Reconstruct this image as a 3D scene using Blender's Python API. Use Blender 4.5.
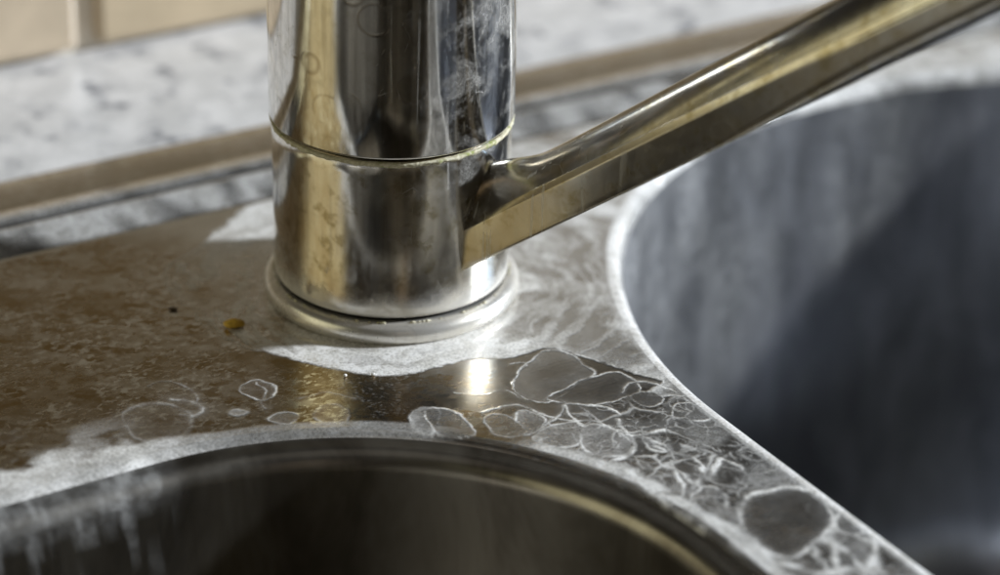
import bpy, bmesh, math, random
import numpy as np
from mathutils import Vector, Matrix
from mathutils.geometry import delaunay_2d_cdt

scn = bpy.context.scene
for o in list(bpy.data.objects):
    bpy.data.objects.remove(o, do_unlink=True)
COL = scn.collection
MM = 0.001

# ------------------------------------------------------------------ camera
# tap stands at the origin on the sink deck (z = 0); camera looks along +Y
F_PX, PITCH, ROLL = 2600.0, 27.5, 1.4
IW, IH = 1000.0, 575.0
_p, _r = math.radians(PITCH), math.radians(ROLL)
FW = np.array([0, math.cos(_p), -math.sin(_p)])
_rt = np.array([1.0, 0, 0]); _up = np.cross(_rt, FW)
RT = math.cos(_r) * _rt + math.sin(_r) * _up
UP = -math.sin(_r) * _rt + math.cos(_r) * _up
_d = F_PX * 0.0246 / 126.0
CAM = -(FW + RT * (391.5 - IW / 2) / F_PX - UP * (286.0 - IH / 2) / F_PX) * _d

cam_d = bpy.data.cameras.new('camera')
cam = bpy.data.objects.new('camera', cam_d); COL.objects.link(cam)
cam_d.sensor_width = 36.0; cam_d.lens = 36.0 * F_PX / IW
cam_d.clip_start = 0.005; cam_d.clip_end = 20.0
M = Matrix((( RT[0], UP[0], -FW[0], CAM[0]), (RT[1], UP[1], -FW[1], CAM[1]),
            (RT[2], UP[2], -FW[2], CAM[2]), (0, 0, 0, 1)))
cam.matrix_world = M
cam_d.dof.use_dof = True
cam_d.dof.focus_distance = 0.470
cam_d.dof.aperture_fstop = 8.5
cam_d.dof.aperture_blades = 0
scn.camera = cam

# ------------------------------------------------------------------ light
scn.view_settings.view_transform = 'Standard'
scn.view_settings.look = 'None'
scn.view_settings.exposure = 0.0
scn.view_settings.gamma = 1.0
w = bpy.data.worlds.new('World'); scn.world = w; w.use_nodes = True
w.node_tree.nodes['Background'].inputs[0].default_value = (1.0, 0.93, 0.85, 1)
w.node_tree.nodes['Background'].inputs[1].default_value = 0.02

def area(name, az, el, dist, sx, sy, power, col, disk=False):
    """az in degrees from +X towards +Y, as seen from the tap"""
    l = bpy.data.lights.new(name, 'AREA')
    l.shape = 'ELLIPSE' if disk else 'RECTANGLE'
    l.size = sx; l.size_y = sy; l.energy = power; l.color = col
    o = bpy.data.objects.new(name, l); COL.objects.link(o)
    a, e = math.radians(az), math.radians(el)
    dvec = Vector((math.cos(e) * math.cos(a), math.cos(e) * math.sin(a), math.sin(e)))
    o.location = dvec * dist
    o.rotation_euler = dvec.to_track_quat('Z', 'Y').to_euler()
    return o

area('sunlit_window_lamp', 8, 23, 3.0, 0.19, 0.19, 180, (0.90, 0.95, 1.0), True)   # low hard light from the right
area('window_sky_lamp', 14, 25, 1.6, 0.8, 0.45, 3.6, (0.45, 0.66, 1.0))
area('warm_fill_panel', 199, 19, 0.9, 0.84, 0.58, 1.65, (1.0, 0.95, 0.64))  # added panel standing in for a warm lit surface at left
area('overhead_fill', 250, 72, 1.5, 1.2, 0.9, 0.45, (1.0, 0.95, 0.88))  # added soft fill from above, in place of ceiling bounce
area('reflection_strip_fill', 283, 20, 2.2, 0.10, 1.2, 0.35, (1.0, 0.82, 0.62))  # added slim strip, only for a streak mirrored in the chrome

# ------------------------------------------------------------------ helpers
SINK_ROT = math.radians(32)
CU, SU = math.cos(SINK_ROT), math.sin(SINK_ROT)

def px2uv(x, y):
    """photo pixel -> point on the deck plane in sink coordinates (mm)"""
    x = np.asarray(x, float); y = np.asarray(y, float)
    ray = FW + RT * ((x - IW / 2) / F_PX)[..., None] - UP * ((y - IH / 2) / F_PX)[..., None]
    t = -CAM[2] / ray[..., 2]
    P = CAM + ray * t[..., None]
    X, Y = P[..., 0] * 1000, P[..., 1] * 1000
    return np.stack([X * CU + Y * SU, -X * SU + Y * CU], -1)

def uv2px(u, v, z=0.0):
    X, Y = (u * CU - v * SU) * MM, (u * SU + v * CU) * MM
    P = np.stack([X - CAM[0], Y - CAM[1], np.zeros_like(X) + z * MM - CAM[2]], -1)
    dz = P @ FW
    return IW / 2 + F_PX * (P @ RT) / dz, IH / 2 - F_PX * (P @ UP) / dz

def empty(name, loc=(0, 0, 0), rz=0.0):
    o = bpy.data.objects.new(name, None); COL.objects.link(o)
    o.location = loc; o.rotation_euler = (0, 0, rz); o.empty_display_size = 0.01
    return o

def tag(o, label=None, cat=None, group=None, kind=None):
    if label: o['label'] = label
    if cat: o['category'] = cat
    if group: o['group'] = group
    if kind: o['kind'] = kind
    return o

def mesh_obj(name, verts, faces, mat, parent=None, smooth=True, attrs=None):
    me = bpy.data.meshes.new(name)
    me.from_pydata([tuple(v) for v in np.asarray(verts, float).tolist()], [], faces)
    if smooth:
        me.polygons.foreach_set('use_smooth', [True] * len(me.polygons))
    if attrs:
        for k, a in attrs.items():
            at = me.attributes.new(k, 'FLOAT', 'POINT')
            at.data.foreach_set('value', np.asarray(a, np.float32))
    me.materials.append(mat); me.update()
    o = bpy.data.objects.new(name, me); COL.objects.link(o)
    o.parent = parent
    return o

# ---- value noise in numpy
def _hash(ix, iy, seed):
    h = (ix.astype(np.int64) * 374761393 + iy.astype(np.int64) * 668265263 + seed * 974711) & 0xffffffff
    h = ((h ^ (h >> 13)) * 1274126177) & 0xffffffff
    h = h ^ (h >> 16)
    return (h & 0xffff) / 65535.0

def vnoise(x, y, seed=0):
    ix, iy = np.floor(x), np.floor(y)
    fx, fy = x - ix, y - iy
    fx = fx * fx * fx * (fx * (fx * 6 - 15) + 10); fy = fy * fy * fy * (fy * (fy * 6 - 15) + 10)
    a = _hash(ix, iy, seed); b = _hash(ix + 1, iy, seed); c = _hash(ix, iy + 1, seed); d = _hash(ix + 1, iy + 1, seed)
    return (a + (b - a) * fx) * (1 - fy) + (c + (d - c) * fx) * fy

def fbm(x, y, scale, seed=0, octv=4):
    s = 0; a = 1.0; n = 0
    x = x / scale; y = y / scale
    for i in range(octv):
        s = s + a * vnoise(x + 17.3 * i, y - 9.1 * i, seed + i * 31); n += a
        a *= 0.5; x = x * 2.03; y = y * 2.03
    return s / n

def sstep(a, b, x):
    t = np.clip((x - a) / (b - a), 0, 1)
    return t * t * (3 - 2 * t)

# ---- node helper
class NT:
    def __init__(self, name):
        self.m = bpy.data.materials.new(name); self.m.use_nodes = True
        self.t = self.m.node_tree; self.n = self.t.nodes; self.l = self.t.links
        self.bsdf = self.n['Principled BSDF']; self.out = self.n['Material Output']
        self.tc = self.n.new('ShaderNodeTexCoord')
    def inp(self, node, k, v):
        if v is None: return
        s = node.inputs[k]
        if isinstance(v, bpy.types.NodeSocket): self.l.new(v, s)
        elif isinstance(v, tuple) and len(v) == 3 and s.type == 'RGBA': s.default_value = (*v, 1)
        else: s.default_value = v
    def mapping(self, scale=(1, 1, 1), rot=(0, 0, 0), src='Object'):
        m = self.n.new('ShaderNodeMapping'); self.l.new(self.tc.outputs[src], m.inputs[0])
        m.inputs['Scale'].default_value = scale; m.inputs['Rotation'].default_value = rot
        return m.outputs[0]
    def noise(self, vec=None, scale=5., detail=4., rough=.55, dist=0.):
        n = self.n.new('ShaderNodeTexNoise'); self.inp(n, 'Vector', vec or self.tc.outputs['Object'])
        n.inputs['Scale'].default_value = scale; n.inputs['Detail'].default_value = detail
        n.inputs['Roughness'].default_value = rough; n.inputs['Distortion'].default_value = dist
        return n.outputs['Fac']
    def voro(self, vec=None, scale=5., feature='F1', rand=1.0):
        n = self.n.new('ShaderNodeTexVoronoi'); n.feature = feature
        self.inp(n, 'Vector', vec or self.tc.outputs['Object']); n.inputs['Scale'].default_value = scale
        n.inputs['Randomness'].default_value = rand
        return n.outputs['Distance']
    def attr(self, name):
        a = self.n.new('ShaderNodeAttribute'); a.attribute_name = name; return a.outputs['Fac']
    def math(self, op, a, b=None, c=None, clamp=False):
        m = self.n.new('ShaderNodeMath'); m.operation = op; m.use_clamp = clamp
        self.inp(m, 0, a); self.inp(m, 1, b); self.inp(m, 2, c)
        return m.outputs[0]
    def rng(self, v, a, b, c=0., d=1., smooth=True):
        m = self.n.new('ShaderNodeMapRange'); m.interpolation_type = 'SMOOTHSTEP' if smooth else 'LINEAR'
        self.inp(m, 'Value', v)
        for k, x in zip(('From Min', 'From Max', 'To Min', 'To Max'), (a, b, c, d)): self.inp(m, k, x)
        return m.outputs[0]
    def mix(self, f, a, b):
        m = self.n.new('ShaderNodeMix'); m.data_type = 'RGBA'
        self.inp(m, 0, f); self.inp(m, 6, a); self.inp(m, 7, b)
        return m.outputs[2]
    def fmix(self, f, a, b):
        m = self.n.new('ShaderNodeMix'); m.data_type = 'FLOAT'
        self.inp(m, 0, f); self.inp(m, 2, a); self.inp(m, 3, b)
        return m.outputs[0]
    def bump(self, h, strength=.2, dist=.0002, normal=None):
        b = self.n.new('ShaderNodeBump'); b.inputs['Strength'].default_value = strength
        b.inputs['Distance'].default_value = dist; self.inp(b, 'Height', h); self.inp(b, 'Normal', normal)
        return b.outputs[0]
    def set(self, **kw):
        names = dict(color='Base Color', metal='Metallic', rough='Roughness', normal='Normal', spec='Specular IOR Level',
                     aniso='Anisotropic', coat='Coat Weight', trans='Transmission Weight', ior='IOR')
        for k, v in kw.items(): self.inp(self.bsdf, names[k], v)
        return self

def principled(nt, color, rough, metal=0.0, normal=None):
    b = nt.n.new('ShaderNodeBsdfPrincipled')
    nt.inp(b, 'Base Color', color); nt.inp(b, 'Roughness', rough); nt.inp(b, 'Metallic', metal); nt.inp(b, 'Normal', normal)
    return b.outputs[0]

# ------------------------------------------------------------------ materials
def mat_steel():
    """worn stainless steel; attributes lime (white scale and painted-in light) and film (brown residue and a darkened flange) drive the colour"""
    t = NT('stained_stainless_steel')
    lime = t.attr('lime'); film = t.attr('film')
    brush = t.noise(t.mapping((40, 1600, 400)), 1.0, 3., .6)
    smear = t.noise(None, 70., 4., .6, .4)
    fine = t.noise(None, 1700., 3., .65)
    blot = t.noise(None, 260., 5., .62, .8)
    base = t.mix(t.rng(smear, .3, .7), (.60, .585, .55), (.72, .71, .69))
    spk = t.math('MULTIPLY', t.rng(t.noise(t.mapping((1, 1.5, 1)), 520., 6., .7), .50, .60), t.rng(t.noise(None, 75., 3., .6), .38, .56))
    fmask = t.math('MULTIPLY', film, t.rng(blot, .32, .68, .78, 1.12))
    fmask = t.math('SUBTRACT', fmask, t.math('MULTIPLY', spk, .75), clamp=True)
    base = t.mix(fmask, base, (.30, .205, .085))
    rough = t.math('ADD', t.math('MULTIPLY', smear, .12), t.math('MULTIPLY', brush, .08))
    rough = t.math('ADD', rough, .06)
    rough = t.math('ADD', rough, t.math('MULTIPLY', fmask, .16))
    nrm = t.bump(brush, .05, .0001)
    nrm = t.bump(blot, .03, .0002, nrm)
    t.set(color=base, metal=1.0, rough=rough, normal=nrm)
    lm = t.math('MULTIPLY', lime, t.rng(fine, .30, .66, .62, 1.15))
    lm = t.math('MULTIPLY', lm, t.rng(blot, .30, .60, .86, 1.06), clamp=True)
    chalk = t.mix(t.rng(blot, .35, .65), (.70, .685, .65), (.84, .83, .81))
    cb = principled(t, chalk, .62, 0.0, t.bump(fine, .35, .0002))
    ms = t.n.new('ShaderNodeMixShader'); t.l.new(lm, ms.inputs[0])
    t.l.new(t.bsdf.outputs[0], ms.inputs[1]); t.l.new(cb, ms.inputs[2]); t.l.new(ms.outputs[0], t.out.inputs[0])
    return t.m

def mat_bowl_steel(name, c1, c2):
    t = NT(name)
    lime = t.attr('lime')
    brush = t.noise(t.mapping((500, 500, 12)), 1.0, 3., .6)
    smear = t.noise(t.mapping((45, 45, 20)), 1.0, 4., .65, .5)
    base = t.mix(t.rng(smear, .3, .7), c1, c2)
    rough = t.math('ADD', t.math('MULTIPLY', smear, .16), t.math('ADD', t.math('MULTIPLY', brush, .10), .20))
    t.set(color=base, metal=1.0, rough=rough, normal=t.bump(brush, .06, .0001))
    lm = t.math('MULTIPLY', lime, t.rng(t.noise(None, 350., 4., .6), .3, .65, .4, 1.1), clamp=True)
    cb = principled(t, (.78, .78, .77), .6)
    ms = t.n.new('ShaderNodeMixShader'); t.l.new(lm, ms.inputs[0])
    t.l.new(t.bsdf.outputs[0], ms.inputs[1]); t.l.new(cb, ms.inputs[2]); t.l.new(ms.outputs[0], t.out.inputs[0])
    return t.m

def mat_chrome(name, warm, tarn, scale_lo, haze, satin=0.0, rings=1.0, clean=(.80, .78, .745)):
    """old chrome: tarnish, dried drops, hairline scratches, chalky patches"""
    t = NT(name)
    big = t.noise(t.mapping((1, 1, .6)), 55., 4., .6, .5)
    mid = t.noise(None, 330., 5., .65, .12)
    fine = t.noise(None, 2200., 2., .6)
    scr = t.noise(t.mapping((900, 900, 40)), 1.0, 2., .5)
    hair = t.voro(t.mapping((1, 1, .35), (.5, .3, .2)), 420., 'DISTANCE_TO_EDGE')
    ring = t.voro(None, 120., 'F1')
    ringm = t.math('MULTIPLY', t.rng(t.math('ABSOLUTE', t.math('SUBTRACT', ring, .36)), .0, .055, 1., 0.), t.rng(big, .5, .62))
    base = t.mix(t.rng(big, .35, .68), clean, warm)
    base = t.mix(t.math('MULTIPLY', t.rng(mid, .48, .68), tarn), base, (.33, .27, .14))
    base = t.mix(t.math('MULTIPLY', ringm, .5 * rings), base, (.30, .22, .12))
    base = t.mix(t.rng(scr, .52, .72, 0., .35), base, (.42, .39, .34))
    sep = t.n.new('ShaderNodeSeparateXYZ'); t.l.new(t.tc.outputs['Object'], sep.inputs[0])
    patch = t.math('MULTIPLY', t.rng(t.noise(None, 130., 6., .7, .3), .46, .66), t.rng(fine, .3, .6, .5, 1.))
    patch = t.math('MULTIPLY', patch, t.rng(sep.outputs[0], .004, .015, .3, 1.))
    lime = t.math('MULTIPLY', patch, scale_lo)
    run = t.math('MULTIPLY', t.rng(t.noise(t.mapping((520, 520, 14)), 1.0, 2., .5, .6), .635, .69), t.rng(big, .40, .58))
    lime = t.math('ADD', lime, t.math('MULTIPLY', run, .30))
    lime = t.math('ADD', lime, t.math('MULTIPLY', ringm, .06))
    lime = t.math('ADD', lime, t.math('MULTIPLY', t.rng(hair, .0, .012, .30, 0.), t.rng(mid, .52, .62)), clamp=True)
    if haze:   # chalk creeping up from the foot
        lo = t.math('MULTIPLY', t.rng(t.math('ADD', sep.outputs[2], t.math('MULTIPLY', mid, -.006)), .0015, .0085, 1., 0.), haze)
        lime = t.math('MAXIMUM', lime, lo)
    rough = t.math('ADD', t.math('MULTIPLY', mid, .13), t.math('MULTIPLY', scr, .06))
    rough = t.math('ADD', rough, t.math('MULTIPLY', t.rng(big, .4, .7), .05))
    rough = t.math('MAXIMUM', t.math('ADD', rough, satin - .01), .03)
    nrm = t.bump(scr, .035, .0001); nrm = t.bump(mid, .05, .0001, nrm); nrm = t.bump(ringm, .2 * rings, .00005, nrm) if rings > .2 else nrm
    t.set(color=base, metal=1.0, rough=rough, normal=nrm)
    cb = principled(t, (.66, .64, .60), .55)
    ms = t.n.new('ShaderNodeMixShader'); t.l.new(lime, ms.inputs[0])
    t.l.new(t.bsdf.outputs[0], ms.inputs[1]); t.l.new(cb, ms.inputs[2]); t.l.new(ms.outputs[0], t.out.inputs[0])
    return t.m

def mat_simple(name, c, rough=.6, c2=None, scale=600., metal=0.):
    t = NT(name)
    n = t.noise(None, scale, 4., .6)
    t.set(color=t.mix(t.rng(n, .35, .65), c, c2 or tuple(x * .7 for x in c)), rough=rough, metal=metal, normal=t.bump(n, .4, .0003))
    return t.m

def mat_granite():
    t = NT('pale_speckled_granite')
    n1 = t.noise(None, 120., 3., .5); n2 = t.noise(None, 90., 4., .6); n3 = t.noise(None, 900., 2., .5)
    v = t.voro(None, 210., 'F1')
    c = t.mix(t.rng(n2, .35, .65), (.60, .595, .59), (.76, .75, .745))
    c = t.mix(t.math('MULTIPLY', t.rng(n1, .52, .62), t.rng(v, .15, .5, 1., .3)), c, (.16, .17, .20))
    c = t.mix(t.math('MULTIPLY', t.rng(n3, .6, .7), .5), c, (.3, .3, .32))
    t.set(color=c, rough=.28)
    return t.m

def mat_tile(name, c):
    t = NT(name)
    n = t.noise(None, 60., 4., .6, .3)
    t.set(color=t.mix(t.rng(n, .3, .7), c, tuple(x * .82 for x in c)), rough=.3)
    return t.m

STEEL = mat_steel(); BOWL = mat_bowl_steel('brushed_bowl_steel', (.30, .31, .33), (.60, .615, .65)); BOWL_WARM = mat_bowl_steel('tea_stained_bowl_steel', (.19, .17, .14), (.36, .335, .29))
CHROME_CAP = mat_chrome('worn_chrome_cap', (.76, .73, .67), .25, .34, 0.)
CHROME_BODY = mat_chrome('tarnished_chrome_body', (.70, .63, .50), .7, .30, .75, .05, .06)
CHROME_SPOUT = mat_chrome('tarnished_chrome_spout', (.44, .385, .29), .75, .10, 0., .07, 0., (.60, .575, .52))
CHROME_RING = mat_chrome('dull_chrome_ring', (.76, .71, .60), .35, .5, .35, .20)

# ------------------------------------------------------------------ sink outlines (mm, sink coordinates)
LB = dict(u0=-240., u1=4.5, v0=-300., v1=-34.5, R=72.)      # small bowl in front of the tap
BB = dict(u0=25.5, u1=246., v0=-300., v1=38., R=108.)       # large bowl under the spout
OUT = dict(u0=-262., u1=270., v0=-330., v1=46., R=22.)      # edge of the sunken deck

def rrect(b, inset, nc=120, ns=90):
    u0, u1, v0, v1 = b['u0'] + inset, b['u1'] - inset, b['v0'] + inset, b['v1'] - inset
    R = max(b['R'] - inset, 0.5)
    pts = []
    corners = [((u1 - R, v1 - R), 0), ((u0 + R, v1 - R), 90), ((u0 + R, v0 + R), 180), ((u1 - R, v0 + R), 270)]
    for i, (c, a0) in enumerate(corners):
        a = np.radians(a0 + np.linspace(0, 90, nc))
        arc = np.stack([c[0] + R * np.cos(a), c[1] + R * np.sin(a)], -1)
        pts.append(arc)
        c2, a2 = corners[(i + 1) % 4]
        st = np.array([c2[0] + R * math.cos(math.radians(a2)), c2[1] + R * math.sin(math.radians(a2))])
        s = np.linspace(0, 1, ns + 2)[1:-1, None]
        pts.append(arc[-1] * (1 - s) + st * s)
    return np.concatenate(pts)

def sdf(b, u, v):
    """outside positive"""
    cu, cv = (b['u0'] + b['u1']) / 2, (b['v0'] + b['v1']) / 2
    hu, hv = (b['u1'] - b['u0']) / 2, (b['v1'] - b['v0']) / 2
    qx = np.abs(u - cu) - hu + b['R']; qy = np.abs(v - cv) - hv + b['R']
    return np.hypot(np.maximum(qx, 0), np.maximum(qy, 0)) + np.minimum(np.maximum(qx, qy), 0) - b['R']

# ------------------------------------------------------------------ stains on the deck
rnd = random.Random(7)

def spline(P, closed, n=10):
    P = np.asarray(P, float)
    out = []
    N = len(P)
    for i in range(N if closed else N - 1):
        if closed: p0, p1, p2, p3 = P[i - 1], P[i], P[(i + 1) % N], P[(i + 2) % N]
        else: p0, p1, p2, p3 = P[max(i - 1, 0)], P[i], P[i + 1], P[min(i + 2, N - 1)]
        for t in np.linspace(0, 1, n, endpoint=False):
            out.append(.5 * ((2 * p1) + (-p0 + p2) * t + (2 * p0 - 5 * p1 + 4 * p2 - p3) * t * t + (-p0 + 3 * p1 - 3 * p2 + p3) * t ** 3))
    if not closed: out.append(P[-1])
    return np.array(out)

def seg_dist(pu, pv, C, closed):
    d = np.full(pu.shape, 1e9); ins = np.zeros(pu.shape, bool)
    n = len(C)
    for i in range(n if closed else n - 1):
        a, b = C[i], C[(i + 1) % n]
        e = b - a; L = e @ e + 1e-12
        wu, wv = pu - a[0], pv - a[1]
        t = np.clip((wu * e[0] + wv * e[1]) / L, 0, 1)
        d = np.minimum(d, (wu - e[0] * t) ** 2 + (wv - e[1] * t) ** 2)
        if closed:
            c = ((a[1] > pv) != (b[1] > pv))
            x = (b[0] - a[0]) * (pv - a[1]) / ((b[1] - a[1]) if abs(b[1] - a[1]) > 1e-12 else 1e-12) + a[0]
            ins ^= c & (pu < x)
    return np.sqrt(d), ins

CRUST = [(166, 283), (180, 300), (195, 309), (201, 323), (216, 335), (238, 345), (262, 352), (285, 357), (310, 364), (340, 371), (372, 375),
         (408, 374), (440, 367), (470, 360), (500, 358), (525, 354), (545, 349), (566, 352), (590, 359), (614, 367),
         (640, 376), (664, 382), (700, 395), (1250, 330), (1400, -120), (500, -60), (330, 100), (262, 190), (200, 246), (172, 262)]
# (points, closed, edge width mm, edge strength, inside strength)
RINGS = [
    ([(513, 389), (519, 374), (534, 358), (552, 351), (570, 355), (583, 365), (594, 373), (575, 386), (560, 397), (546, 402), (528, 399)], True, .22, .55, .10),
    ([(547, 397), (566, 388), (592, 377), (612, 372), (632, 380), (640, 392), (622, 400), (600, 405), (575, 404), (556, 402)], True, .2, .6, .06),
    ([(483, 412), (500, 407), (520, 405), (540, 412), (556, 418), (572, 420), (590, 421), (608, 428), (620, 438)], False, .28, .7, 0),
    ([(517, 428), (516, 417), (523, 410), (535, 412), (546, 418), (540, 428), (527, 434)], True, .3, .6, .18),
    ([(535, 440), (540, 430), (556, 424), (572, 421), (584, 427), (580, 440), (570, 447), (552, 446)], True, .35, .6, .22),
    ([(562, 402), (566, 410), (572, 419), (582, 427)], False, .35, .8, 0),
    ([(562, 402), (560, 413), (553, 420), (540, 428)], False, .3, .6, 0),
    ([(562, 402), (585, 405), (605, 408), (620, 415)], False, .25, .6, 0),
    ([(584, 427), (592, 424), (606, 428), (622, 436), (631, 446), (626, 456), (608, 458), (590, 452), (580, 442)], True, .45, .55, .28),
    ([(408, 424), (412, 413), (424, 408), (440, 410), (438, 424), (430, 434), (416, 433)], True, .3, .55, .32),
    ([(427, 411), (442, 408), (458, 414), (474, 427), (476, 436), (462, 438), (444, 436), (432, 428)], True, .28, .65, .10),
    ([(486, 420), (496, 414), (512, 418), (526, 430), (514, 437), (496, 434)], True, .25, .3, .08),
    ([(505, 366), (520, 362), (528, 366), (518, 373)], False, .15, .4, 0),
    ([(622, 394), (624, 386), (634, 383), (652, 384), (672, 391), (690, 401), (702, 408)], False, .24, .75, 0),
    ([(631, 398), (640, 393), (654, 394), (664, 400), (656, 407), (640, 406)], True, .22, .45, .08),
    ([(672, 416), (676, 406), (690, 403), (706, 406), (716, 412), (724, 420)], False, .24, .6, 0),
    ([(676, 418), (692, 421), (708, 421), (712, 417)], False, .35, .5, 0),
    ([(617, 420), (620, 428), (629, 436), (645, 433), (662, 430)], False, .42, .95, 0),
    ([(629, 436), (634, 448), (626, 458), (612, 462)], False, .5, .7, 0),
    ([(640, 436), (656, 442), (672, 448), (664, 452), (648, 448)], True, .45, .55, .2),
    ([(655, 446), (672, 452), (692, 458), (704, 470)], False, .5, .5, 0),
    ([(672, 462), (676, 474), (681, 484), (682, 496), (672, 506)], False, .55, .75, 0),
    ([(700, 470), (706, 478), (714, 470), (722, 460)], False, .7, .85, 0),
    ([(722, 460), (736, 466), (744, 476), (738, 484)], False, .5, .55, 0),
    ([(655, 425), (672, 432), (694, 440), (716, 450), (736, 458)], False, .4, .3, 0),
    ([(640, 462), (655, 470), (665, 484), (655, 492), (640, 484)], True, .4, .35, .15),
    ([(600, 462), (618, 468), (640, 480), (660, 500), (690, 520), (700, 530)], False, 1.1, .75, 0),
    ([(690, 490), (712, 488), (726, 500), (722, 514), (704, 512)], True, .5, .4, .16),
    ([(738, 510), (748, 496), (768, 490), (792, 487), (815, 492), (830, 508), (832, 528), (812, 548), (788, 558), (762, 550), (744, 532)], True, .75, .6, .10),
    ([(836, 516), (856, 520), (872, 532), (874, 548), (868, 575), (850, 600), (836, 560)], True, .85, .65, .22),
    ([(735, 545), (760, 556), (790, 566), (820, 575), (850, 570)], False, 1.2, .6, 0),
    ([(150, 386), (164, 381), (184, 386), (196, 396), (192, 404)], False, .3, .25, 0),
    ([(170, 400), (188, 402), (200, 408), (194, 415), (178, 415)], False, .5, .45, 0),
    ([(120, 416), (140, 406), (165, 404), (186, 412), (192, 426), (180, 440), (140, 440)], True, .6, .16, .05),
    ([(238, 391), (244, 382), (258, 380), (272, 385), (274, 394), (264, 400), (250, 396)], True, .25, .45, .05),
    ([(254, 382), (266, 390), (262, 402), (268, 408)], False, .2, .35, 0),
    ([(270, 420), (278, 413), (294, 412), (300, 418), (288, 424)], True, .3, .3, .08),
    ([(316, 415), (322, 406), (338, 404), (352, 412), (344, 424), (326, 424)], True, .4, .22, .05),
    ([(228, 413), (236, 409), (248, 411), (240, 415)], True, .5, .25, .2),
    ([(300, 397), (330, 392), (352, 398)], False, .2, .22, 0),
    ([(455, 392), (480, 395), (505, 390), (520, 398)], False, .2, .35, 0),
]

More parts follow.
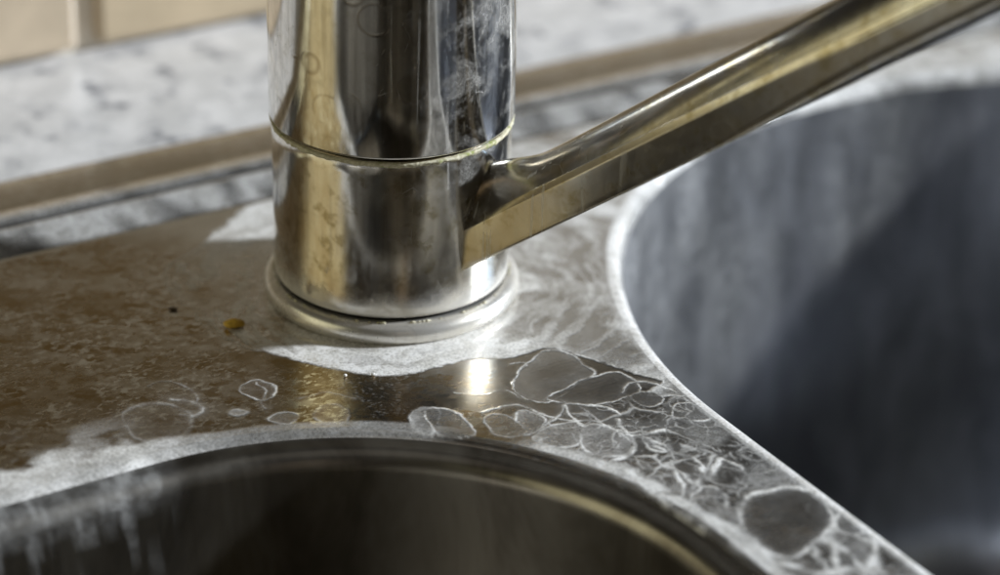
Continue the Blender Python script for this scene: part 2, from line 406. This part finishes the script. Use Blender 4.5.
def stains(u, v):
    """lime and film strength at deck points (mm)"""
    lime = np.zeros_like(u); film = np.zeros_like(u)
    # uneven outlines: push the coordinates about a little
    wu = u + (fbm(u, v, 6, 3) - .5) * 1.6 + (fbm(u, v, 1.3, 8) - .5) * .55
    wv = v + (fbm(u, v, 6, 5) - .5) * 1.6 + (fbm(u, v, 1.3, 9) - .5) * .55
    sl, sb = sdf(LB, u, v), sdf(BB, u, v)
    r = np.hypot(u, v)
    # --- crust of scale round the foot of the tap
    C = px2uv(*np.array(CRUST, float).T)
    C = spline(C, True, 6)
    near = (u > -160) & (u < 270) & (v > -80)
    d = np.full(u.shape, 99.); ins = np.zeros(u.shape, bool)
    d[near], ins[near] = seg_dist(wu[near], wv[near], C, True)
    X, Y = CU * u - SU * v, SU * u + CU * v
    ang = np.arctan2(Y, X)
    swirl = fbm(r + fbm(u, v, 14, 21) * 9, ang * 7, 1.7, 22, 5)
    cloud = fbm(u, v, 11, 23, 5)
    fine_ = fbm(u, v, 1.6, 25, 3)
    streak = sstep(.40, .66, swirl)
    frontw = sstep(-24, -12, X) * sstep(38, 14, X) * sstep(-8, -22, Y)     # thick white tongue in front of the foot
    fill = .15 + .24 * streak + .24 * sstep(.42, .68, cloud) + .12 * (fine_ - .5)
    fill = fill + frontw * (.30 + .30 * cloud + .25 * streak)
    fill = fill + (.16 + .12 * frontw) * np.exp(-d / 3.0)
    fill = fill + .26 * sstep(10, 40, Y) * sstep(.3, .6, cloud)                       # uneven white behind the foot
    fill = fill + .45 * sstep(4, -6, X) * sstep(12, 24, Y) * (.5 + .6 * cloud)
    leftw = sstep(-10, -26, X) * sstep(16, 8, Y)  # scale thinned on the left to paint in the tap's shadow
    fill = fill * (1 - leftw) + leftw * (.04 + .62 * sstep(.46, .66, swirl) * sstep(.32, .58, cloud) + .22 * np.exp(-d / 1.6) * sstep(.3, .6, fine_))
    soft = sstep(0.0, .25, d)
    lime = np.where(ins, np.clip(fill, .03, .95) * soft, lime)
    lime = np.maximum(lime, .85 * np.exp(-(d / .24) ** 2) * sstep(.15, .6, fbm(u, v, 2.2, 30)) * (1 - .5 * sstep(-14, -26, CU * u - SU * v)))
    # crust edge is weakened on the left too, for the same shadow
    # web of dried foam on the bridge: warped cell walls at two sizes
    onb = (u > -10) & (u < 45) & (v < -48) & (v > -190)
    if onb.any():
        bu, bv = wu[onb] + (fbm(u[onb], v[onb], 9, 61) - .5) * 5, wv[onb] + (fbm(u[onb], v[onb], 9, 62) - .5) * 5
        for cell, wdt, st, sd in ((7.5, .55, .62, 71), (3.6, .32, .42, 72), (2.0, .2, .22, 73)):
            rr_ = np.random.default_rng(sd)
            f1 = np.full(bu.shape, 9.); f2 = np.full(bu.shape, 9.)
            iu, iv = np.floor(bu / cell), np.floor(bv / cell)
            for du in (-1, 0, 1):
                for dv in (-1, 0, 1):
                    gx, gy = iu + du, iv + dv
                    px_, py_ = (gx + _hash(gx, gy, sd)) * cell, (gy + _hash(gx, gy, sd + 5)) * cell
                    q = np.hypot(bu - px_, bv - py_) / cell
                    f2 = np.where(q < f1, f1, np.minimum(f2, q)); f1 = np.minimum(f1, q)
            gap = (f2 - f1) * cell
            msk = sstep(.40, .62, fbm(u[onb], v[onb], cell * 1.1, sd + 9, 3))
            val = st * np.exp(-(gap / wdt) ** 2) * msk + st * .28 * np.exp(-gap / (wdt * 3.5)) * msk
            fwd = sstep(-50, -72, v[onb]) * sstep(-.3, .8, sl[onb])
            lime[onb] = np.maximum(lime[onb], val * fwd)
    # --- many overlapping drops on the bridge between the bowls
    for i in range(60):
        cu_ = rnd.uniform(2, 30); cv_ = rnd.uniform(-150, -58)
        if sdf(LB, np.array(cu_), np.array(cv_)) < .5 or sdf(BB, np.array(cu_), np.array(cv_)) < .5: continue
        ra = rnd.uniform(1.0, 5.0) * (1.0 if cv_ > -80 else 1.3); rb = ra * rnd.uniform(.5, .95); an = rnd.uniform(0, 3.14)
        ew = rnd.uniform(.14, .40) * (1.0 if cv_ > -75 else 1.5); ea = rnd.uniform(.12, .46)
        k = (np.abs(u - cu_) < 10) & (np.abs(v - cv_) < 10)
        if not k.any(): continue
        x, y = wu[k] - cu_, wv[k] - cv_
        x, y = x * math.cos(an) + y * math.sin(an), -x * math.sin(an) + y * math.cos(an)
        q = np.hypot(x / ra, y / rb) + (fbm(u[k], v[k], 2.5, 60 + i) - .5) * .5
        dd = (q - 1) * rb
        val = ea * np.exp(-(dd / ew) ** 2) * (.2 + 1.3 * fbm(u[k], v[k], 3, 80 + i)) + .10 * ea * (dd < 0) * np.exp(dd / 1.5)
        lime[k] = np.maximum(lime[k], val)
    # general haze of the bridge, heavier to the front
    hz = sstep(-40, -100, v) * sstep(-2, 6, u + 0 * v) * sstep(-.5, 1, sl)
    lime = np.maximum(lime, hz * (.05 + .30 * sstep(.40, .70, fbm(u, v, 7, 90, 5))))
    # --- single dried drops
    for pts, closed, ew, ea, fa in RINGS:
        P = px2uv(*np.array(pts, float).T)
        Cc = spline(P, closed, 6)
        lo, hi = Cc.min(0) - 6, Cc.max(0) + 6
        k = (u > lo[0]) & (u < hi[0]) & (v > lo[1]) & (v < hi[1])
        if not k.any(): continue
        dd, ii = seg_dist(wu[k], wv[k], Cc, closed)
        mod = .15 + 1.5 * sstep(.2, .75, fbm(u[k], v[k], 2.6, 40))
        val = ea * np.exp(-(dd / (ew * (.35 + .75 * fbm(u[k], v[k], 5, 44)))) ** 2) * mod
        val = val + .35 * ea * np.exp(-dd / (ew * 3)) * (ii if closed else .7)
        if closed: val = np.maximum(val, ii * fa * (.5 + fbm(u[k], v[k], 4, 41)) * (.5 + .8 * np.exp(-dd / 2.2)))
        base = lime[k]
        if closed and fa <= .12: base = np.where(ii, base * .22, base)   # a drop that washed older scale away
        lime[k] = np.maximum(base, val)
    # --- band of scale along the lip of the small bowl
    wob = fbm(u, v, 8, 95, 4)
    left = sstep(-52, -66, u)
    bandw = 2.4 + left * (3.2 + 5.5 * sstep(-62, -84, u)) * (.1 + 1.7 * wob)
    band = sstep(bandw * 1.05, bandw * .55, sl) * sstep(-6.5, -3.0, sl)
    amp = .30 + .55 * left
    back = sstep(-58, -50, v)
    lime = np.maximum(lime, band * amp * back * (.55 + .7 * fbm(u, v, 5, 97)))
    tail = sstep(-56, -70, u) * np.exp(-np.maximum(sl - bandw, 0) / 6.0) * sstep(-1, 1, sl) * .30 * sstep(.35, .6, fbm(u * .6, v * 1.4, 6, 99))
    lime = np.maximum(lime, tail)
    br = sstep(-60, -70, v) * sstep(-.6, .2, sl) * sstep(4.2, 1.2, sl + 3.5 * (wob - .5))
    lime = np.maximum(lime, br * (.45 + .8 * fbm(u, v, 3.2, 101)))
    dots = sstep(.66, .80, fbm(u, v, .5, 131, 2)) * sstep(.45, .6, fbm(u, v, 8, 132, 3)) * sstep(-16, -2, CU * u - SU * v)
    lime = np.maximum(lime, .12 * dots)
    # --- thin pale line along the large bowl, painting light caught by its edge
    lime = np.maximum(lime, sstep(1.5, .2, np.abs(sb)) * .45 * (.4 + .9 * fbm(u, v, 6, 103)))
    # --- brown dried film on the open deck left of the tap
    fm = sstep(-6, -30, u + .35 * v) * (1 - ins * .1)
    xx, yy = CU * u - SU * v, (SU * u + CU * v) * 1.7
    patchy = sstep(.40, .62, fbm(xx, yy, 14, 110, 4))
    speck = sstep(.44, .60, fbm(xx, yy, 2.2, 111, 5))
    film = fm * (.55 + .45 * fbm(xx, yy, 7, 113, 4) - .30 * patchy * speck)
    dark = sstep(.60, .70, fbm(xx, yy, 6, 115, 4)) * sstep(.3, .6, fbm(xx, yy, 1.5, 116, 3))
    film = film + .45 * fm * dark
    film = film + .22 * (1 - fm) * sstep(.45, .65, fbm(u, v, 9, 112))
    return np.clip(lime, 0, 1), np.clip(film, 0, 1)

# ------------------------------------------------------------------ sink
sink = empty('kitchen_sink', (0, 0, 0), SINK_ROT)
tag(sink, 'stained stainless steel kitchen sink with two bowls and chalky scale marks', 'sink')

def build_deck():
    lo, ll, lb = rrect(OUT, 0), rrect(LB, 0), rrect(BB, 0)
    fine = []
    def grid(u0, u1, v0, v1, h):
        us = np.arange(u0, u1, h); vs = np.arange(v0, v1, h * .87)
        U, V = np.meshgrid(us, vs); U = U + (np.arange(len(vs)) % 2)[:, None] * h * .5
        return np.stack([U.ravel(), V.ravel()], -1)
    def zone(g, x0, x1, y0, y1):
        px, py = uv2px(g[:, 0], g[:, 1])
        return (px > x0) & (px < x1) & (py > y0) & (py < y1)
    g0 = grid(-90, 60, -110, 20, .23)
    g0 = g0[zone(g0, 225, 790, 338, 500)]
    g1 = grid(-120, 130, -160, 60, .36)
    g1 = g1[zone(g1, -40, 1040, 235, 610) & ~zone(g1, 224, 791, 337, 501) & (np.hypot(g1[:, 0], g1[:, 1]) > 23.5)]
    g2 = grid(-260, 268, -328, 46, 1.6)
    g2 = g2[~zone(g2, -40, 1040, 235, 610)]
    g1 = np.concatenate([g0, g1])
    g = np.concatenate([g1, g2])
    k = (sdf(LB, g[:, 0], g[:, 1]) > .25) & (sdf(BB, g[:, 0], g[:, 1]) > .25) & (sdf(OUT, g[:, 0], g[:, 1]) < -.25)
    g = g[k]
    rng = np.random.default_rng(3); g = g + rng.uniform(-.05, .05, g.shape)
    loops = [lo, ll, lb]
    V = g.tolist(); E = []
    for L in loops:
        s = len(V); V += L.tolist(); n = len(L)
        E += [(s + i, s + (i + 1) % n) for i in range(n)]
    r = delaunay_2d_cdt([Vector(p) for p in V], E, [], 0, 1e-5)
    P = np.array([tuple(p) for p in r[0]]); T = np.array(r[2])
    c = P[T].mean(1)
    ok = (sdf(LB, c[:, 0], c[:, 1]) > -.005) & (sdf(BB, c[:, 0], c[:, 1]) > -.005) & (sdf(OUT, c[:, 0], c[:, 1]) < .005)
    T = T[ok]
    lime, film = stains(P[:, 0], P[:, 1])
    edge = np.minimum(np.minimum(sdf(LB, P[:, 0], P[:, 1]), sdf(BB, P[:, 0], P[:, 1])), -sdf(OUT, P[:, 0], P[:, 1]))
    z = .10 * lime * sstep(.2, 2.0, edge)                       # scale stands a little proud
    z += (fbm(P[:, 0], P[:, 1], 26, 140, 2) - .5) * .10 * sstep(0, 6, edge)
    return mesh_obj('deck', np.c_[P, z] * MM, T.tolist(), STEEL, sink, True, dict(lime=lime, film=film))

def sweep(name, b, prof, mat, paint, nc=200, ns=110, close=True):
    """prof: (inset, z) in mm, from the deck inwards"""
    rows = [rrect(b, i, nc, ns) for i, z in prof]
    n = len(rows[0])
    V = np.concatenate([np.c_[r, np.full(n, z)] for r, (i, z) in zip(rows, prof)])
    F = []
    for j in range(len(prof) - 1):
        for i in range(n):
            a, c = j * n + i, j * n + (i + 1) % n
            F.append((a, c, c + n, a + n))
    if close: F.append(tuple(range((len(prof) - 1) * n, len(prof) * n)))
    F = [f[::-1] for f in F]
    lime, film = paint(V[:, 0], V[:, 1], V[:, 2])
    return mesh_obj(name, V * MM, F, mat, sink, True, dict(lime=lime, film=film))

def arc(i0, z0, wi, dz, n=8, convex=True):
    """quarter turn from flat to vertical (convex) or vertical to flat"""
    a = np.linspace(0, math.pi / 2, n + 1)[1:]
    if convex: return [(i0 + wi * math.sin(x), z0 - dz * (1 - math.cos(x))) for x in a]
    return [(i0 + wi * (1 - math.cos(x)), z0 - dz * math.sin(x)) for x in a]

def paint_lip(u, v, z):
    l, f = stains(u, v)
    return l, f * .6

def paint_big_lip(u, v, z):
    l, f = stains(u, v)
    return np.maximum(l, (.55 + .35 * fbm(u, v, 5, 150)) * sstep(-2.6, -.4, z)), f * .3  # whitened lip paints in the light its rolled edge catches

def paint_small_wall(u, v, z):
    n1 = fbm(u, z * .28, 2.2, 201, 4); n2 = fbm(u, z, 3, 203, 4)
    dep = -z
    drip = sstep(.50, .62, n1) * sstep(.3, .6, n2) * sstep(26, 6, dep + 12 * (n2 - .5)) * sstep(-64, -72, u) * sstep(-90, -40, v)
    lo = sstep(9, 3, dep + 6 * (n2 - .5)) * sstep(-62, -72, u) * sstep(-90, -40, v)
    return np.clip(.16 * drip + .14 * lo, 0, 1), 0 * u

def paint_none(u, v, z):
    return 0 * u, 0 * u

def paint_big(u, v, z):
    n = fbm(u, z * .35, 9, 301, 4)
    n2 = fbm(u + v, z, 16, 305, 4)
    s = (.03 + sstep(.40, .75, n) * .08 + sstep(.35, .7, n2) * .10) * sstep(-85, -20, z)  # pale coat brightens the upper wall, fades with depth to keep shade dark
    return s, 0 * u

build_deck()
# small bowl: rolled lip, shallow ledge, then the bowl itself
lipL = [(0., 0.), (.5, -.04), (1.0, -.14), (1.5, -.32), (2.0, -.56), (2.4, -.80)]
sweep('bowl_lip', LB, lipL, STEEL, paint_lip, close=False)
led = [(2.4, -.80), (2.8, -1.0), (3.2, -1.12), (3.7, -1.22)] + [(3.7 + 3.4 * math.sin(x), -1.25 - 3.8 * (1 - math.cos(x)) - .2 * x) for x in np.linspace(.2, 1.5, 11)]
wall = [(7.3, -8), (7.5, -11), (7.9, -18), (8.5, -26), (9.6, -40), (11.5, -70), (13.5, -105)] + arc(13.5, -105, 22, 22, 8, False) + [(60, -129)]
sweep('bowl', LB, led + wall, BOWL_WARM, paint_small_wall)
lipB = [(0., 0.)] + arc(0, 0, 3.4, 3.2, 9)
sweep('bowl_lip', BB, lipB, STEEL, paint_big_lip, close=False)
wallB = [(3.4, -3.2), (3.6, -6), (4.0, -12), (4.6, -20), (5.6, -35), (7, -60), (9, -90), (10.5, -112)] + arc(10.5, -112, 34, 34, 9, False) + [(90, -149)]
sweep('bowl', BB, wallB, BOWL, paint_big)
# rim round the deck: slope up, groove, bead, flat flange, outer edge
def rim():
    prof = [(0, 0), (-.6, .05), (-1.6, .35), (-7, 2.85), (-7.8, 3.1), (-8.3, 2.9), (-8.8, 2.3), (-9.4, 2.3), (-10, 3.0), (-11.2, 3.55),
            (-12.8, 3.6), (-14.3, 3.2), (-15.2, 2.8), (-16.5, 2.75), (-27.0, 3.7), (-28.2, 3.4), (-28.7, 1.62)]
    b = dict(OUT)
    rows = [rrect(b, i, 40, 120) for i, z in prof]
    n = len(rows[0])
    V = np.concatenate([np.c_[r, np.full(n, z)] for r, (i, z) in zip(rows, prof)])
    V[:, 2] += (fbm(V[:, 0], V[:, 1], 30, 400, 2) - .5) * .12 * (V[:, 2] > .2)
    F = [(j * n + i, j * n + (i + 1) % n, (j + 1) * n + (i + 1) % n, (j + 1) * n + i) for j in range(len(prof) - 1) for i in range(n)]
    u, v = V[:, 0], V[:, 1]
    off = sdf(OUT, u, v)
    lime = (.08 + .40 * sstep(.3, .62, fbm(u, v, 2.2, 411, 4))) * sstep(.5, 1.5, off) * sstep(8.3, 7.6, off) + .5 * sstep(9.6, 10.4, off) * sstep(14.6, 13.6, off) * fbm(u, v, 5, 412, 3)  # slope whitened in place of its bright reflection
    return mesh_obj('rim', V * MM, F, STEEL, sink, True, dict(lime=lime, film=.4 * sstep(14.5, 16, off)))  # flange browned to imitate a dark reflection
rim()

# ------------------------------------------------------------------ worktop and tiled wall
GRAN = mat_granite()
def worktop():
    inner = rrect(dict(OUT, R=22), -26.0, 12, 6)
    outer = np.array([(-700, -420), (700, -420), (700, 138), (-700, 138)], float)
    V = inner.tolist() + outer.tolist(); n = len(inner)
    E = [(i, (i + 1) % n) for i in range(n)] + [(n + i, n + (i + 1) % 4) for i in range(4)]
    r = delaunay_2d_cdt([Vector(p) for p in V], E, [], 0, 1e-5)
    P = np.array([tuple(p) for p in r[0]]); T = np.array(r[2]); c = P[T].mean(1)
    T = T[sdf(dict(OUT, u0=OUT['u0'] - 26, u1=OUT['u1'] + 26, v0=OUT['v0'] - 26, v1=OUT['v1'] + 26, R=48), c[:, 0], c[:, 1]) > -.3]
    m = len(P); top = np.c_[P, np.full(m, 1.6)]; bot = np.c_[P, np.full(m, -36.)]
    F = T.tolist() + [[a + m for a in t[::-1]] for t in T.tolist()]
    from collections import Counter
    cnt = Counter(); dirn = {}
    for t in T.tolist():
        for a, b in ((t[0], t[1]), (t[1], t[2]), (t[2], t[0])):
            cnt[frozenset((a, b))] += 1; dirn[frozenset((a, b))] = (a, b)
    for e, q in cnt.items():
        if q == 1:
            a, b = dirn[e]; F.append([b, a, a + m, b + m])
    o = mesh_obj('worktop', np.r_[top, bot] * MM, F, GRAN, None, False)
    o.rotation_euler = (0, 0, SINK_ROT)
    return tag(o, kind='structure')
worktop()

def box(cu, cv, cz, su, sv, sz, bev=0.0):
    bm = bmesh.new(); bmesh.ops.create_cube(bm, size=1.0)
    bmesh.ops.scale(bm, vec=(su * MM, sv * MM, sz * MM), verts=bm.verts)
    if bev: bmesh.ops.bevel(bm, geom=list(bm.edges), offset=bev * MM, segments=2, affect='EDGES', profile=.5)
    bmesh.ops.translate(bm, vec=(cu * MM, cv * MM, cz * MM), verts=bm.verts)
    return bm

def bm_obj(name, bm, mat, parent=None, smooth=False):
    me = bpy.data.meshes.new(name); bm.to_mesh(me); bm.free(); me.materials.append(mat)
    if smooth: me.polygons.foreach_set('use_smooth', [True] * len(me.polygons))
    o = bpy.data.objects.new(name, me); COL.objects.link(o); o.parent = parent
    return o

GROUT = mat_simple('pale_grout', (.74, .68, .58), .8, (.66, .6, .5), 300.)
WALL_SHADE = mat_simple('shaded_wall_tone', (.15, .112, .060), .7, (.13, .094, .048), 40.)  # dark brown stands in for shade on the wall above the tiles
wallo = bm_obj('wall', box(0, 137 + 22, 62, 900, 40, 121), WALL_SHADE)  # unseen upper wall, height and tone shaped for the deck's reflections
wallo.rotation_euler = (0, 0, SINK_ROT); tag(wallo, kind='structure')
TW, TH, GW = 104.0, 21.0, 5.0  # tile strip cut low so the deck mirrors the darkened wall
bm_obj('grout', box(0, 137.2, 14, 880, 3.2, 24), GROUT, wallo)
TILES = [mat_tile('beige_glazed_tile', (.50, .40, .27)), mat_tile('sand_glazed_tile', (.53, .43, .31))]
proto = {}
for colm in range(-4, 4):
    k = colm % 2
    if k not in proto:
        o = bm_obj('tile', box(0, 0, 0, TW, 6, TH, 1.6), TILES[k], wallo); proto[k] = o
    else:
        o = proto[k].copy(); COL.objects.link(o); o.parent = wallo
    o.location = ((-6.0 + GW / 2 + TW / 2 + colm * (TW + GW)) * MM, 135.4 * MM, (3.4 + TH / 2) * MM)

# ------------------------------------------------------------------ tap
tap = empty('mixer_tap')
tag(tap, 'worn chrome mixer tap with a slanting spout and chalky foot', 'tap')

def lathe(name, prof, mat, seg=192, parent=None, jit=None):
    a = np.linspace(0, 2 * np.pi, seg, endpoint=False)
    V = []; F = []
    for j, (r, z) in enumerate(prof):
        rr = np.full(seg, r); zz = np.full(seg, z)
        if jit is not None: rr, zz = jit(j, a, rr, zz)
        V.append(np.stack([rr * np.cos(a), rr * np.sin(a), zz], -1))
    for j in range(len(prof) - 1):
        for i in range(seg):
            p, q = j * seg + i, j * seg + (i + 1) % seg
            F.append((p, q, q + seg, p + seg))
    if prof[-1][0] < 1e-6 or True:
        F.append(tuple(range((len(prof) - 1) * seg, len(prof) * seg)))
    return mesh_obj(name, np.concatenate(V) * MM, F, mat, parent)

# foot ring
ring = [(21.5, .15), (24.1, .15), (24.45, .5), (24.75, 1.1), (24.85, 1.8), (24.75, 2.5), (24.45, 3.15), (23.95, 3.65), (23.3, 3.95), (22.6, 4.05), (21.6, 4.0), (21.3, 3.6)]
foot = lathe('base_ring', ring, CHROME_RING, 192, tap)
lathe('gasket', [(21.2, .3), (21.2, 6.0), (20.0, 6.0)], mat_simple('black_rubber', (.012, .011, .010), .8), 96, tap)
# body and cap
bodyp = [(21.4, 4.75), (22.1, 4.8), (22.45, 5.05), (22.62, 5.6), (22.66, 7), (22.68, 14), (22.70, 24), (22.72, 34), (22.74, 36.3), (22.55, 36.75), (22.1, 36.95), (20.5, 37.0)]
body = lathe('body', bodyp, CHROME_BODY, 192, tap)
capp = [(20.0, 37.6), (22.8, 37.6), (23.08, 37.75), (23.17, 38.1), (23.18, 50), (23.18, 70), (23.18, 92), (22.9, 94), (21.5, 97), (18, 100.5), (12, 103), (5, 104.2), (.5, 104.4)]
cap = lathe('cartridge_cap', capp, CHROME_CAP, 192, tap)

# pale crust lodged under the cap
rg = np.random.default_rng(5)
def crust_jit(j, a, rr, zz):
    n = fbm(a * 22.9, np.full_like(a, j * 1.7), 1.1, 500, 4)
    m = fbm(a * 22.9, np.full_like(a, j * 1.7), 4.0, 520, 3)
    g = (.35 + 1.1 * n) * (.5 + m)
    c = 22.62
    return c + (rr - c) * g, 36.8 + (zz - 36.8) * (.5 + .8 * n)
cr = [(22.3, 36.9), (22.85, 36.88), (23.04, 36.78), (23.10, 36.55), (23.0, 36.2), (22.8, 35.95), (22.5, 35.9)]
def mat_crust():
    t = NT('pale_green_scale_crust')
    n = t.noise(None, 300., 4., .6); f = t.noise(None, 1500., 3., .6)
    c = t.mix(t.rng(f, .35, .65), (.66, .62, .47), (.46, .42, .28))
    c = t.mix(t.rng(n, .55, .68), c, (.30, .33, .10))
    t.set(color=c, rough=.8, normal=t.bump(f, .6, .0003)); return t.m
CRU = mat_crust()
o = lathe('scale_crust', cr, CRU, 720, body, crust_jit)
# flecks of scale in the gap above the foot ring
fl = bmesh.new()
for i in range(90):
    a = rg.uniform(0, 2 * math.pi); s = rg.uniform(.12, .38)
    bmesh.ops.create_icosphere(fl, subdivisions=1, radius=s * MM,
        matrix=Matrix.Translation((22.9 * math.cos(a) * MM, 22.9 * math.sin(a) * MM, (4.08 + .2 * s) * MM)) @ Matrix.Rotation(a, 4, 'Z') @ Matrix.Diagonal((.8, 1.8, .6, 1)))
o = bm_obj('scale_flecks', fl, CRU, foot, True); o['kind'] = 'stuff'

# spout: flat sides, arched top, rising to the right
def spout():
    al, be = math.radians(31), math.radians(36.7)
    d = np.array([math.cos(be) * math.cos(al), -math.cos(be) * math.sin(al), math.sin(be)])
    n = np.array([-math.sin(al), -math.cos(al), 0.0]); t = np.cross(d, n); t = t if t[2] > 0 else -t
    R = 22.2
    ss = np.r_[np.linspace(0, 14, 24), np.linspace(15, 150, 60)]
    rows = []
    for s in ss:
        h = 7.75; hb = 8.2 - .35 * sstep(0, 20, s); hs = 7.2
        ha = 4.8 + 3.0 * (1 - sstep(-4, 17, s)) + 0.9 * sstep(20, 90, s)
        ch = 2.6 * sstep(55, 105, s)                       # lower edge is planed off further out
        P = [(-hb, 0.25), (-hb + .25, 0), (hb - .3 - ch * .9, 0)]
        P += [(hb - .05 - ch * .45, .18 + ch * .25), (hb, .5 + ch * .9)]
        for q in np.linspace(.15, .88, 6): P.append((hb + (h - hb) * q, .4 + ch * .9 * (1 - q) + (hs - .5) * q))
        P += [(h, hs - .64), (h - .03, hs - .56), (h - .62, hs + .50), (h - .66, hs + .56)]
        for a in np.linspace(.06, math.pi - .06, 27):
            P.append(((h - .72) * math.cos(a), hs + .5 + (ha - .2) * (1 - math.cos(a) ** 2) ** 1.05))
        P += [(-h + .95, hs + .4), (-h, hs - .3), (-h, hs * .5)]
        row = []
        for a_, b_ in P:
            base = n * a_ + t * b_ + np.array([0, 0, -3.0])
            A = d[0] ** 2 + d[1] ** 2; B = base[0] * d[0] + base[1] * d[1]; C = base[0] ** 2 + base[1] ** 2 - R * R
            s0 = (-B + math.sqrt(B * B - A * C)) / A
            w_ = 1 - sstep(0, 60, s)                       # section turns from the cylinder's skin to a square cut
            row.append(base + d * (s0 * w_ + 21.0 / math.cos(be) * (1 - w_) + s))
        rows.append(row)
    m = len(rows[0]); V = np.array(rows).reshape(-1, 3)
    F = [(j * m + i, j * m + (i + 1) % m, (j + 1) * m + (i + 1) % m, (j + 1) * m + i) for j in range(len(rows) - 1) for i in range(m)]
    F.append(tuple(range((len(rows) - 1) * m, len(rows) * m)))
    o = mesh_obj('spout', V * MM, F, CHROME_SPOUT, tap)
    bm = bmesh.new(); bm.from_mesh(o.data); bmesh.ops.recalc_face_normals(bm, faces=bm.faces); bm.to_mesh(o.data); bm.free()
    # nozzle hanging from the outer end (beyond the picture)
    e = (n * 0 + t * 4 + np.array([0, 0, -3.0]) + d * (21 / math.cos(be) + 142)) * MM
    nb = bmesh.new()
    bmesh.ops.create_cone(nb, cap_ends=True, segments=48, radius1=.0095, radius2=.0105, depth=.016, matrix=Matrix.Translation((e[0], e[1], e[2] - .008)))
    bm_obj('nozzle', nb, CHROME_SPOUT, o, False)
spout()
# lever on top of the cap (beyond the picture)
lv = bmesh.new(); bmesh.ops.create_cube(lv, size=1.0)
bmesh.ops.scale(lv, vec=(.018, .10, .007), verts=lv.verts)
bmesh.ops.bevel(lv, geom=list(lv.edges), offset=.0028, segments=3, affect='EDGES')
bmesh.ops.transform(lv, matrix=Matrix.Translation((.03, .036, .117)) @ Matrix.Rotation(math.radians(-40), 4, 'Z') @ Matrix.Rotation(math.radians(18), 4, 'X'), verts=lv.verts)
bm_obj('lever', lv, CHROME_CAP, cap, True)

# ------------------------------------------------------------------ crumbs and drops
def pebble(name, px, py, sx, sy, sz, mat, seed, label, cat, rz=0., group=None):
    uv = px2uv(np.array([float(px)]), np.array([float(py)]))[0]
    X, Y = uv[0] * CU - uv[1] * SU, uv[0] * SU + uv[1] * CU
    bm = bmesh.new(); bmesh.ops.create_icosphere(bm, subdivisions=3, radius=1.0)
    for vv in bm.verts:
        c = vv.co
        k = .62 + .75 * float(fbm(np.array([c.x * 2 + c.z + 9]), np.array([c.y * 2 - c.z * 1.3 + 4]), .9, seed, 3)[0])
        vv.co = Vector((c.x * k * sx, c.y * k * sy, c.z * k * sz)) * MM
    zmin = min(vv.co.z for vv in bm.verts)
    o = bm_obj(name, bm, mat, None, True)
    o.location = (X * MM, Y * MM, -zmin + .00004); o.rotation_euler = (0, 0, rz)
    return tag(o, label, cat, group)

YEL = mat_simple('yellow_crumb', (.85, .56, .08), .6, (.62, .36, .04), 900.)
DRK = mat_simple('dark_crumb', (.10, .07, .04), .7)
WHT = mat_simple('white_grain', (.82, .80, .76), .5)
pebble('food_crumb', 234, 327, 2.0, 1.4, .7, YEL, 3, 'yellow food crumb lying on the deck left of the tap foot', 'crumb', .3)
pebble('food_crumb', 173, 310, .95, .4, .25, DRK, 11, 'tiny dark crumb on the brown stained deck', 'crumb', -.2)
pebble('scale_grain', 345, 377, .32, .3, .28, WHT, 13, 'white grain at the front edge of the chalky crust', 'grain', 0, 'white grains before the crust')
pebble('scale_grain', 373, 376, .35, .3, .3, WHT, 15, 'white grain at the front edge of the chalky crust', 'grain', 0, 'white grains before the crust')

scn.render.engine = 'CYCLES'
scn.cycles.max_bounces = 12
scn.cycles.glossy_bounces = 8
